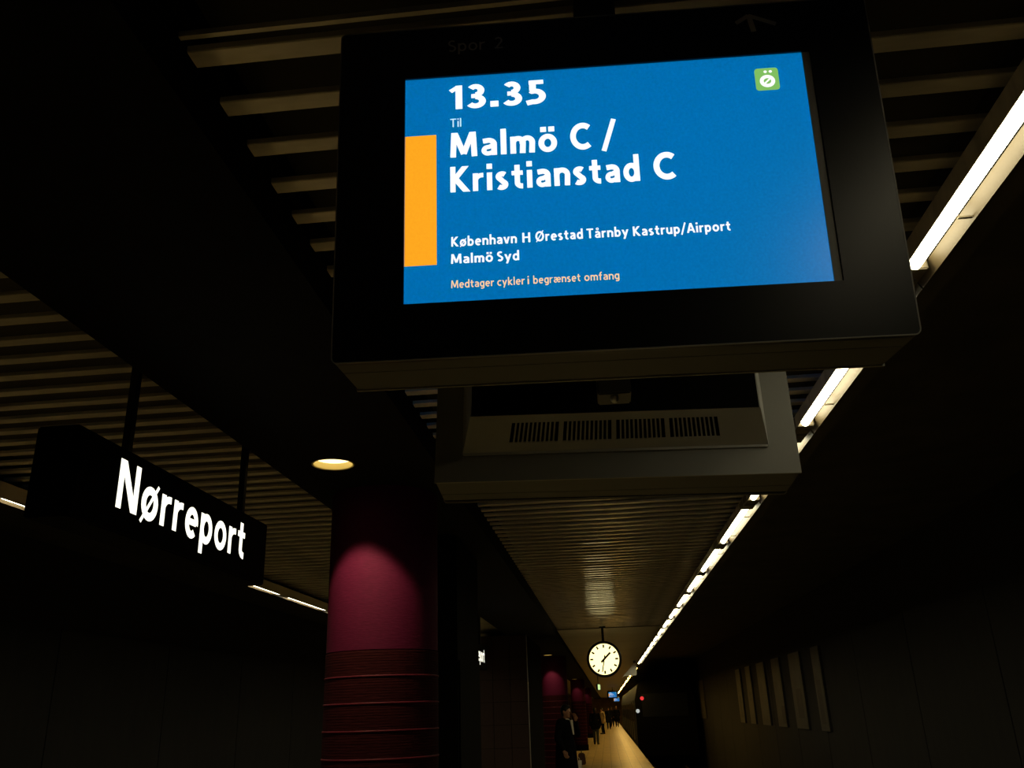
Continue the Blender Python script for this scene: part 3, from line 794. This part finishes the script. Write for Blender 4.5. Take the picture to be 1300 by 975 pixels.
for i, (a, b) in enumerate(specs):
    ya, yb = yof(b), yof(a); w = min(yb-ya, 3.4)
    fig = [[], [], [(0.3, 0.7, 0.1, 0.5)], [(0.2, 0.7, 0.4, 0.55)], [], [(0.0, 0.4, 0.05, 0.3)], [(0.2, 0.7, 0.14, 0.52)], [(0.3, 0.8, 0.08, 0.6)]][i]
    billboard(4.56, (ya+yb)/2, w, 1.05, 2.75, -1, labs[i], fig)
billboard(-7.06, 23.6, 1.5, 0.85, 2.62, 1, 'dim poster with a dark figure on the left track wall beside the column', [(0.3, 0.65, 0.2, 0.55), (0.05, 0.95, 0.80, 0.83), (0.05, 0.95, 0.1, 0.14)])

# ------------------------------------------------------------------ train standing far down the right track
t = thing('train', 'dark blue-grey train standing far down the right track', 'train', (2.78, 45.0, -1.0))
bm = bmesh.new()
prof = [(-1.40, 0.35), (1.40, 0.35), (1.43, 0.6), (1.43, 3.0), (1.25, 3.7), (0.7, 4.05), (-0.7, 4.05), (-1.25, 3.7), (-1.43, 3.0), (-1.43, 0.6)]
prism(bm, prof, 44.0, 0.0); obj('body', bm, M['train'], t)
bm = bmesh.new(); prism(bm, [(x*1.002, z) for x, z in prof], 0.03, -0.031); obj('black_front_cover', bm, M['matt_black'], t)  # black cover added so the far tubes leave the front dark
B('windscreen', (-1.1, 1.1, -0.05, -0.032, 2.2, 3.25), M['train_dark'], t)
B('buffer_beam', (-1.2, 1.2, -0.15, -0.032, 0.45, 0.8), M['matt_black'], t)
for x, z, m in ((-1.08, 3.05, 'red_lamp'), (-1.33, 2.48, 'white_lamp')):
    bm = bmesh.new(); tube(bm, (x, -0.08, z), (x, -0.032, z), 0.09, n=16); obj('lamp', bm, M[m], t)
for k in range(10):
    y = 2.2+k*4.2
    B('window', (-1.445, -1.4305, y, y+1.5, 1.9, 2.85), M['train_dark'], t)
    d = B('door', (-1.445, -1.4305, y+2.0, y+3.3, 1.05, 2.95), M['dark_metal'], t)
    B('door_pane', (-1.452, -1.4455, y+2.2, y+3.1, 1.95, 2.8), M['train_dark'], d)
bm = bmesh.new()
for y in (3, 6, 14, 17, 27, 30, 38, 41):
    for s in (-1, 1): tube(bm, (s*0.78, y, 0.42), (s*0.66, y, 0.42), 0.42, n=20)
obj('wheel', bm, M['rail'], t)['kind'] = 'stuff'

# ------------------------------------------------------------------ people
def seg(bm, a, b, ra, rb, n=10):
    a = Vector(a); b = Vector(b); tube(bm, a, b, ra, rb, n); ball(bm, a, ra, n); ball(bm, b, rb, n)

def fuse(name, bm, m, parent, voxel, sm=3):
    me = bpy.data.meshes.new(name); bm.to_mesh(me); bm.free()
    o = bpy.data.objects.new(name, me); C.objects.link(o)
    r = o.modifiers.new('r', 'REMESH'); r.mode = 'VOXEL'; r.voxel_size = voxel
    s = o.modifiers.new('s', 'SMOOTH'); s.iterations = sm; s.factor = 0.5
    dg = bpy.context.evaluated_depsgraph_get(); dg.update()
    new = bpy.data.meshes.new_from_object(o.evaluated_get(dg)); o.modifiers.clear(); o.data = new; bpy.data.meshes.remove(me)
    new.name = name
    new.materials.clear(); new.materials.append(m)
    for p in new.polygons: p.use_smooth = True
    o.parent = parent
    return o

def person(label, loc, rotz, height=1.75, coat='cloth_black', legs='denim', hair='hair', coat_len=0.50, stride=0.0, arm_r=None, arm_l=None, voxel=0.02, shirt=False, head_pitch=0.0, bag=None, group=None):
    """local +x is forward, +y is the figure's left; joints for a 1.75 m figure, scaled"""
    k = height/1.75
    t = thing('person', label, 'person', loc, rotz, group); t.scale = (k, k, k)
    hip = 0.93
    feet = {s: (stride*s, s*0.095) for s in (-1, 1)}
    knee = {s: (stride*s*0.55+0.03, s*0.095, 0.50) for s in (-1, 1)}
    ank = {s: (stride*s-0.02, s*0.10, 0.085) for s in (-1, 1)}
    sh = {s: (0.0, s*0.195, 1.43) for s in (-1, 1)}
    el = {-1: arm_r[0] if arm_r else (-0.03, -0.27, 1.14), 1: arm_l[0] if arm_l else (-0.03, 0.27, 1.14)}
    wr = {-1: arm_r[1] if arm_r else (0.07, -0.28, 0.90), 1: arm_l[1] if arm_l else (0.07, 0.28, 0.90)}
    # body: one continuous surface
    bm = bmesh.new()
    seg(bm, (0, 0, 0.98), (0.0, 0, 1.12), 0.145, 0.125); seg(bm, (0, 0, 1.12), (0.0, 0, 1.34), 0.125, 0.145)
    for s in (-1, 1):
        seg(bm, (0, s*0.08, 1.34), sh[s], 0.10, 0.062)
        seg(bm, sh[s], el[s], 0.052, 0.042); seg(bm, el[s], wr[s], 0.041, 0.030)
        seg(bm, (0, s*0.09, hip), knee[s], 0.085, 0.058); seg(bm, knee[s], ank[s], 0.056, 0.038)
        seg(bm, ank[s], (feet[s][0]+0.13, feet[s][1]*1.15, 0.045), 0.042, 0.032)
    seg(bm, (0, 0, 1.40), (0.015, 0, 1.53), 0.062, 0.054)
    hc = Vector((0.035, 0, 1.635))
    ball(bm, hc, 0.10, 16, (0.95, 0.76, 1.14)); ball(bm, hc+Vector((0.035, 0, -0.065)), 0.062, 12, (0.95, 0.82, 0.95))
    ball(bm, hc+Vector((0.062, 0, -0.105)), 0.028, 8)
    seg(bm, hc+Vector((0.092, 0, 0.012)), hc+Vector((0.116, 0, -0.03)), 0.011, 0.016, 6)      # nose
    for s in (-1, 1): ball(bm, hc+Vector((-0.005, s*0.079, -0.01)), 0.03, 8, (0.8, 0.35, 1.1))
    for s in (-1, 1):                                   # palm, four fingers and a thumb
        w = Vector(wr[s]); d = (w-Vector(el[s])).normalized(); up = Vector((0, 0, 1)) if abs(d.z) < 0.8 else Vector((1, 0, 0))
        side = d.cross(up).normalized(); cur = side.cross(d).normalized()
        if abs(d.z) >= 0.8: side, cur = up-d*up.dot(d), Vector((0, -s, 0))
        side.normalize()
        pm = w+d*0.055
        seg(bm, w, pm, 0.028, 0.030, 8)
        for j in (-0.036, -0.012, 0.012, 0.036): ball(bm, pm+side*j*0.7+d*0.02, 0.017, 8)
        for j, ln in ((-0.036, 0.062), (-0.012, 0.078), (0.012, 0.084), (0.036, 0.072)):
            a = pm+side*j*1.05+d*0.028; b = a+d*ln*0.5+cur*0.008; c = b+d*ln*0.38+cur*ln*0.35
            seg(bm, a, b, 0.0105, 0.0098, 6); seg(bm, b, c, 0.0095, 0.0085, 6)
        a = w+side*0.026+d*0.02; b = a+side*0.028+d*0.032; seg(bm, a, b, 0.013, 0.011, 6); seg(bm, b, b+d*0.03+cur*0.01, 0.011, 0.009, 6)
    body = fuse('body', bm, M['skin'], t, min(voxel, 0.011) if voxel < 0.015 else voxel, 2)
    # eyes and mouth
    if voxel < 0.015:
        for s in (-1, 1):
            bm = bmesh.new(); ball(bm, hc+Vector((0.088, s*0.032, 0.012)), 0.0115, 8); obj('eye', bm, M['cloth_white'], t, smooth=True)
            bm = bmesh.new(); ball(bm, hc+Vector((0.0965, s*0.032, 0.012)), 0.0055, 6); obj('iris', bm, M['ink'], t)
        bm = bmesh.new(); ball(bm, hc+Vector((0.088, 0, -0.072)), 0.02, 8, (0.5, 1.0, 0.28)); obj('mouth', bm, M['cloth_brown'], t)
    bm = bmesh.new(); ball(bm, hc+Vector((-0.012, 0, 0.022)), 0.106, 16, (0.95, 0.80, 1.08)); ball(bm, hc+Vector((-0.04, 0, -0.03)), 0.085, 12, (0.75, 0.86, 1.0)); ball(bm, hc+Vector((0.05, 0, 0.085)), 0.05, 10, (0.9, 1.1, 0.5))
    fuse('hair', bm, M[hair], t, 0.014, 2)
    # trousers and shoes
    bm = bmesh.new()
    seg(bm, (0, 0, 0.94), (0, 0, 1.02), 0.155, 0.15)
    for s in (-1, 1):
        seg(bm, (0, s*0.09, hip), knee[s], 0.105, 0.078); seg(bm, knee[s], (ank[s][0], ank[s][1], 0.12), 0.076, 0.066)
    fuse('trousers', bm, M[legs], t, 0.022, 2)
    for s in (-1, 1):
        bm = bmesh.new(); seg(bm, (ank[s][0]-0.03, ank[s][1], 0.055), (feet[s][0]+0.16, feet[s][1]*1.2, 0.045), 0.053, 0.044); ball(bm, (ank[s][0], ank[s][1], 0.10), 0.05, 8)
        o = fuse('shoe', bm, M['shoe'], t, 0.018, 1)
    # coat or jacket
    bm = bmesh.new(); hem = 0.98-coat_len
    seg(bm, (0, 0, 1.00), (0, 0, 1.20), 0.185, 0.165); seg(bm, (0, 0, 1.20), (0.0, 0, 1.34), 0.165, 0.172)
    for s in (-1, 1):
        seg(bm, (0, s*0.06, 1.36), (0, s*0.19, 1.415), 0.125, 0.080)
        seg(bm, sh[s], el[s], 0.076, 0.064)
        e = Vector(el[s]); w = Vector(wr[s]); seg(bm, e, e+(w-e)*0.88, 0.063, 0.052)
        if coat_len > 0.02: seg(bm, (0, s*0.075, 1.0), (0, s*0.10, hem), 0.165, 0.185)
    seg(bm, (0, 0, 1.42), (-0.012, 0, 1.47), 0.078, 0.072)
    c = fuse('coat', bm, M[coat], t, 0.02, 3)
    if shirt:
        bm = bmesh.new()
        a = [(0.172, 0.030, 1.20), (0.178, -0.010, 1.20), (0.150, -0.055, 1.47), (0.150, 0.035, 1.47), (0.19, 0.030, 1.20), (0.19, -0.005, 1.20), (0.168, -0.050, 1.47), (0.168, 0.03, 1.47)]
        hexa(bm, a); ball(bm, (0.03, 0, 1.475), 0.074, 12, (1.0, 0.95, 0.42)); obj('shirt', bm, M['cloth_white'], t)
    return t

# the man in front, phone hand raised to his face
person('man in a long black coat raising one hand to his face, head in profile', (-0.86, 18.2, 0), math.radians(-28), 1.74, 'cloth_black', 'cloth_black',
       coat_len=0.46, arm_l=((0.14, 0.25, 1.20), (0.185, 0.11, 1.46)), arm_r=((-0.02, -0.28, 1.14), (0.10, -0.27, 0.92)), voxel=0.011, shirt=True)
person('person in a black jacket and jeans standing beyond the man, back to the camera', (-0.66, 46.0, 0), math.radians(80), 1.70, 'cloth_black', 'denim', coat_len=0.10, stride=0.10, voxel=0.02)
person('person in a beige top and black trousers waiting further along the platform', (-0.40, 64.0, 0), math.radians(-150), 1.68, 'cloth_beige', 'cloth_black', coat_len=0.12, voxel=0.02)
person('dark clothed person standing just beyond the one in beige', (0.02, 78.0, 0), math.radians(-90), 1.72, 'cloth_navy', 'cloth_navy', coat_len=0.3, voxel=0.02)
person('dark figure walking on the lit floor, left of a far walking pair', (0.35, 88.0, 0), math.radians(-90), 1.74, 'cloth_black', 'cloth_black', coat_len=0.25, stride=0.18, voxel=0.02)
person('dark figure walking on the lit floor, right of a far walking pair', (0.80, 86.0, 0), math.radians(-95), 1.80, 'cloth_black', 'cloth_black', coat_len=0.35, stride=0.2, voxel=0.02)

# bags on the floor behind the man
t = thing('travel_bag', 'dark brown travel bag standing on the floor beside the man', 'bag', (-0.93, 30.0, 0))
bm = bmesh.new(); hexa(bm, [(-0.13, -0.2, 0.0), (0.13, -0.2, 0.0), (0.13, 0.2, 0.0), (-0.13, 0.2, 0.0), (-0.10, -0.17, 0.34), (0.10, -0.17, 0.34), (0.10, 0.17, 0.34), (-0.10, 0.17, 0.34)])
obj('body', bm, M['cloth_brown'], t, bevel=0.03, seg=3)
bm = bmesh.new(); p = arc(0, 0.33, 0.07, 0.10, 0, 180, 12)
for a, b in zip(p, p[1:]): tube(bm, (0, a[0], a[1]), (0, b[0], b[1]), 0.010, n=8)
obj('handle', bm, M['shoe'], t)
t = thing('carrier_bag', 'small white carrier bag on the floor at the man in the black coat', 'bag', (-0.93, 26.5, 0))
bm = bmesh.new(); hexa(bm, [(-0.09, -0.06, 0.0), (0.09, -0.06, 0.0), (0.09, 0.06, 0.0), (-0.09, 0.06, 0.0), (-0.10, -0.03, 0.30), (0.10, -0.03, 0.30), (0.10, 0.03, 0.30), (-0.10, 0.03, 0.30)])
obj('body', bm, M['cloth_white'], t)
for yy in (-0.03, 0.03):
    bm = bmesh.new(); p = arc(0, 0.29, 0.05, 0.10, 0, 180, 10)
    for a, b in zip(p, p[1:]): tube(bm, (a[0], yy, a[1]), (b[0], yy, b[1]), 0.005, n=6)
    obj('handle', bm, M['cloth_white'], t)
